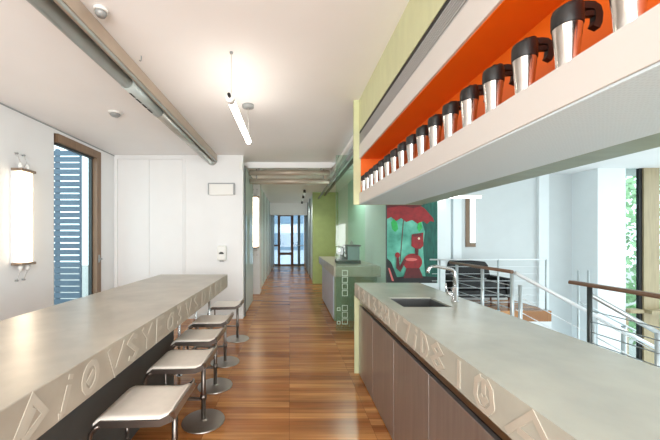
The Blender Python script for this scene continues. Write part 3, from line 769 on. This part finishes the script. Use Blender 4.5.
dl = thing('added_downlight', 'round ceiling light added above the coffee counter to brighten it', 'light', (1.2, 6.2, 2.71))  # added lamp, brightens the dim zone behind the glass screen
MB().lathe([(.05, 2.712), (.055, 2.712), (.055, 2.7395), (.05, 2.7395)], (1.2, 6.2, 0), 20).build('trim_ring', 'device_white', dl)
MB().lathe([(.0, 2.730), (.048, 2.730), (.048, 2.7385), (.0, 2.7385)], (1.2, 6.2, 0), 20).build('lens', 'strip_glow', dl)
sp = bpy.data.lights.new('downlight', 'SPOT'); sp.energy = 170; sp.spot_size = 2.6; sp.spot_blend = .7; sp.shadow_soft_size = .05
so_ = bpy.data.objects.new('downlight', sp); COL.objects.link(so_); so_.location = (0, 0, 0); so_.parent = dl

# wall sconces
def sconce(frame, zc, hh, label, hw=.075):
    """frame(a, d, z): a along the wall, d out of it"""
    t = thing('wall_light', label, 'lamp', frame(0, 0, zc-hh))
    def bx(a0, a1, d0, d1, z0, z1, bev=0):
        p = frame(a0, d0, z0); q = frame(a1, d1, z1)
        return MB().box(min(p[0], q[0]), max(p[0], q[0]), min(p[1], q[1]), max(p[1], q[1]), z0, z1, bev)
    bx(-hw, hw, .03, .10, zc-hh, zc+hh, .012).build('diffuser', 'sconce_glow', t)
    bx(-.10, .10, .0, .029, zc-hh, zc+hh).build('back_plate', 'device_white', t)
    for s in (-1, 1):
        z = zc+s*(hh+.0)
        z0, z1 = (z+.001, z+.03) if s > 0 else (z-.03, z-.001)
        bx(-.10, .10, .0, .115, z0, z1, .003).build('end_cap', 'bulb_metal', t)
        for a in (-.045, .045):
            p = frame(a, .06, 0); zz = z1 if s > 0 else z0
            MB().lathe([(.022, zz), (.024, zz+s*.03), (.012, zz+s*.065), (.0, zz+s*.068)], (p[0], p[1], 0), 14).build('reflector', 'device_white', t)
            q = frame(a, .02, 0)
            MB().tube([(p[0], p[1], zz+s*.06), (q[0], q[1], zz+s*.17)], .0025, 6).build('wire', 'wire', t)
            e = frame(a, 0, 0); f = frame(a, .03, 0)
            MB().tube([(e[0], e[1], zz+s*.17), (f[0], f[1], zz+s*.17)], .010, 10).build('peg', 'device_grey', t)
sconce(lambda a, d, z: (-3.02+d, 3.47+a, z), 1.62, .50, 'glowing upright box wall light on the left wall beside the louvred window')
sconce(lambda a, d, z: (-.85+a, 7.62-d, z), 1.76, .60, 'glowing upright wall light on the pillar inside the corridor', .055)

# emergency sign box, soap dispenser, small box on the back wall
sg = thing('wall_sign_box', 'blank white box with grey frame high on the back wall', 'sign', (-1.18, 5.3, 2.10))
MB().box(-1.375, -.965, 5.29, 5.35, 2.115, 2.30, .004).build('panel', 'device_white', sg)
MB().box(-1.39, -.945, 5.28, 5.35, 2.3005, 2.318).box(-1.392, -1.376, 5.28, 5.35, 2.125, 2.30).box(-.964, -.94, 5.28, 5.35, 2.125, 2.30).build('frame', 'device_grey', sg)
sd = thing('soap_dispenser', 'white soap dispenser with dark window on the back wall', 'dispenser', (-1.157, 5.3, .98))
MB().box(-1.235, -1.08, 5.25, 5.35, 1.0, 1.255, .025).build('case', 'device_white', sd)
MB().prism([(-1.157+.042*math.cos(a*math.pi/8), 1.12+.03*max(-.3, math.sin(a*math.pi/8))) for a in range(16)], 'y', 5.246, 5.2505).build('window', 'black_plastic', sd)
MB().box(-1.19, -1.125, 5.262, 5.32, .98, 1.004, .004).build('spout', 'device_grey', sd)
tag(MB().box(-.865, -.815, 5.315, 5.35, 2.55, 2.69, .005).build('junction_box', 'device_white'), 'small white box in the top right corner of the back wall', 'box')

# ================================================================== RAILINGS AND STAIRS
def post(x, y, z0, z1, r, parent, mt='metal_post', plate=True):
    b = MB().tube([(x, y, z0), (x, y, z1)], r, 12)
    if plate: b.lathe([(r*2.2, z0), (r*2.2, z0+.008)], (x, y, 0), 16)
    return b.build('post', mt, parent)
RX = 2.58
ra = thing('landing_railing', 'steel cable railing with brown top rail behind the faucet', 'railing', (RX, 4.25, 0))
for y in (4.82, 4.18, 3.62): post(RX, y, 0, .975, .020, ra)
MB().tube([(RX, 5.02, .99), (RX, 3.62, .995)], .021, 12).build('top_rail', 'wood_rail', ra)
for k in range(6): MB().tube([(RX, 5.0, .16+k*.135), (RX, 3.62, .16+k*.135)], .005, 6).build('cable', 'metal_post', ra)
# stair balustrade descending towards +X
SL = .53
rs = thing('stair_railing', 'white sloping stair railing descending right from the landing railing', 'railing', (3.8, 3.62, -.7))
MB().tube([(RX+.03, 3.615, .985), (5.1, 3.615, .985-SL*2.51)], .022, 12).build('handrail', 'rail_white', rs)
for x in (2.66, 3.5, 4.4): post(x, 3.60, -SL*(x-RX)-.05, .985-SL*(x-RX)-.10, .020, rs, plate=False)
for k in range(4): MB().tube([(RX+.03, 3.60, .22+k*.17), (5.0, 3.60, .22+k*.17-SL*2.39)], .005, 6).build('cable', 'rail_white', rs)
rs2 = thing('stair_railing', 'grey sloping stair railing beyond the wooden handrail, near side of the stairs', 'railing', (3.8, 2.9, -.7))
MB().tube([(2.80, 2.90, .86), (5.1, 2.90, .86-SL*1.06*2.3)], .022, 12).build('handrail', 'metal_post', rs2)
for x in (3.4, 4.4): post(x, 2.885, -SL*(x-RX)-.05, .86-SL*1.06*(x-2.8)-.01, .018, rs2, plate=False)
for k in range(3): MB().tube([(2.85, 2.90, .30+k*.17), (5.0, 2.90, .30+k*.17-SL*1.06*2.15)], .005, 6).build('cable', 'metal_post', rs2)
# staircase
st = thing('staircase', 'white stairs descending to the right from the landing', 'stairs', (3.8, 3.25, -1.6))
for k in range(10):
    MB().box(2.61+k*.3, 2.61+(k+1)*.3+.02, 2.946, 3.534, -.06-.16*(k+1), -.16*(k+1), .004).build('tread', 'floor_wood' if 0 else 'lower_white', st)
for y in (2.93, 3.55):
    MB().prism([(2.61, -.32), (2.61, .0), (5.61, -1.6), (5.61, -1.92)], 'y', y-.015, y+.015).build('stringer', 'lower_white', st)
# back railing
rb = thing('back_railing', 'slim white steel railing in front of the grey rear wall', 'railing', (3.8, 5.93, -.1))
for x in (2.85, 3.96, 4.87): post(x, 5.93, .0, .975, .016, rb)
MB().tube([(2.66, 5.93, .97), (4.90, 5.93, .97)], .014, 10).build('top_rail', 'rail_white', rb)
for k in range(6): MB().tube([(2.70, 5.93, .16+k*.135), (4.90, 5.93, .16+k*.135)], .004, 6).build('cable', 'rail_white', rb)
# wooden topped railing on the right
rc = thing('balcony_railing', 'cable railing with dark wooden handrail behind the right worktop', 'railing', (2.5, 1.2, 0))
MB().prism([(2.475, .985), (2.525, .985), (2.53, 1.0), (2.52, 1.015), (2.48, 1.015), (2.47, 1.0)], 'y', -2.55, 2.77).build('handrail', 'wood_rail', rc)
for y in (2.60, 1.2, -.2): post(2.5, y, 0, .984, .018, rc, 'dark_post')
for k in range(8): MB().tube([(2.5, -2.55, .17+k*.088), (2.5, 2.60, .17+k*.088)], .004, 6).build('cable', 'metal_post', rc)
# lower flight seen beyond: a pair of slim posts and a short sloping rail
rl = thing('lower_railing', 'pair of slim pale posts with a short sloping rail by the rear stairwell wall', 'railing', (5.2, 5.6, -1.6))
for x in (5.18, 5.36): post(x, 5.6, -2.8, .80, .018, rl, 'metal_post')
MB().tube([(5.18, 5.6, .25), (6.2, 5.6, -.28)], .018, 10).build('handrail', 'metal_post', rl)
post(6.0, 5.6, -2.8, -.20, .04, rl, 'metal_post')

# black armchair on the rear landing
so = thing('armchair', 'black leather armchair behind the slim rear railing', 'armchair', (3.75, 6.45, 0))
MB().prism([(3.33, .52), (3.42, .86), (3.50, .93), (4.18, .87), (4.24, .80), (4.30, .52)], 'y', 6.68, 6.82).build('backrest', 'black_leather', so)
MB().box(3.34, 4.26, 6.15, 6.67, .36, .50, .03).build('seat', 'black_leather', so)
MB().box(3.20, 3.33, 6.12, 6.80, .20, .62, .03).build('armrest', 'black_leather', so)
MB().box(4.27, 4.40, 6.12, 6.80, .20, .58, .03).build('armrest', 'black_leather', so)
MB().box(3.34, 4.26, 6.15, 6.67, .20, .345, .01).build('seat_base', 'black_leather', so)
for x in (3.26, 4.34):
    for y in (6.18, 6.74): MB().tube([(x, y, 0), (x, y, .22)], .02, 10).build('leg', 'wood_dark', so)

# ================================================================== OUTSIDE
lv = thing('louvre_screen', 'blue-grey horizontal louvre screen outside the left window', 'louvre', (-4.0, 5.3, 0))
for k in range(27):
    z = .05+k*.105
    MB().box(-4.75, -3.575, 5.285, 5.30, z, z+.086).build('slat', 'louvre', lv)
MB().box(-3.57, -3.55, 5.28, 5.32, 0, 2.9).build('post', 'louvre', lv)
MB().box(-4.0, -3.94, 5.305, 5.345, 0, 2.9).build('post', 'louvre', lv)
struct(MB().box(-5.2, -3.2, 3.0, 6.0, -.3, -.05), 'floor_balcony', 'ground_grey')

ob = thing('office_building', 'pale office building with bands of windows beyond the corridor glazing', 'building', (0, 30, -4))
MB().box(-14, 14, 28, 34, -4, 9).build('wall', 'facade_pale', ob)
for z in (-2.6, .25, 2.6, 5.2):
    for k in range(9):
        x = -13.5+k*3.0
        MB().box(x, x+2.7, 27.92, 27.99, z, z+1.5).build('window', 'facade_glass', ob)

def tree(x, y, label, sx=1.0):
    t = thing('tree', label, 'tree', (x, y, -4))
    MB().tube([(x, y, -4), (x+.1, y, -1.5), (x, y+.1, 2)], .15, 10, radii=[.2, .15, .08]).build('trunk', 'bark', t)
    b = MB(); rnd = random.Random(int(x*10))
    for i in range(5200):
        a = rnd.uniform(0, 6.283); u = rnd.uniform(-1, 1); r = rnd.uniform(.55, 1)**.5
        s = math.sqrt(1-u*u)
        c = Vector((x+2.6*sx*r*s*math.cos(a), y+2.6*sx*r*s*math.sin(a), 1.6+4.6*r*u))
        n = Vector((rnd.gauss(0, 1), rnd.gauss(0, 1), rnd.gauss(0, 1))).normalized(); p = n.orthogonal().normalized(); q = n.cross(p)
        l = rnd.uniform(.10, .2)
        b.bm.faces.new([b.bm.verts.new(c+p*l), b.bm.verts.new(c+q*l*.5), b.bm.verts.new(c-p*l), b.bm.verts.new(c-q*l*.5)])
    b.build('foliage', 'leaf', t)
tree(14.5, 12.6, 'leafy green tree outside the tall corner window')
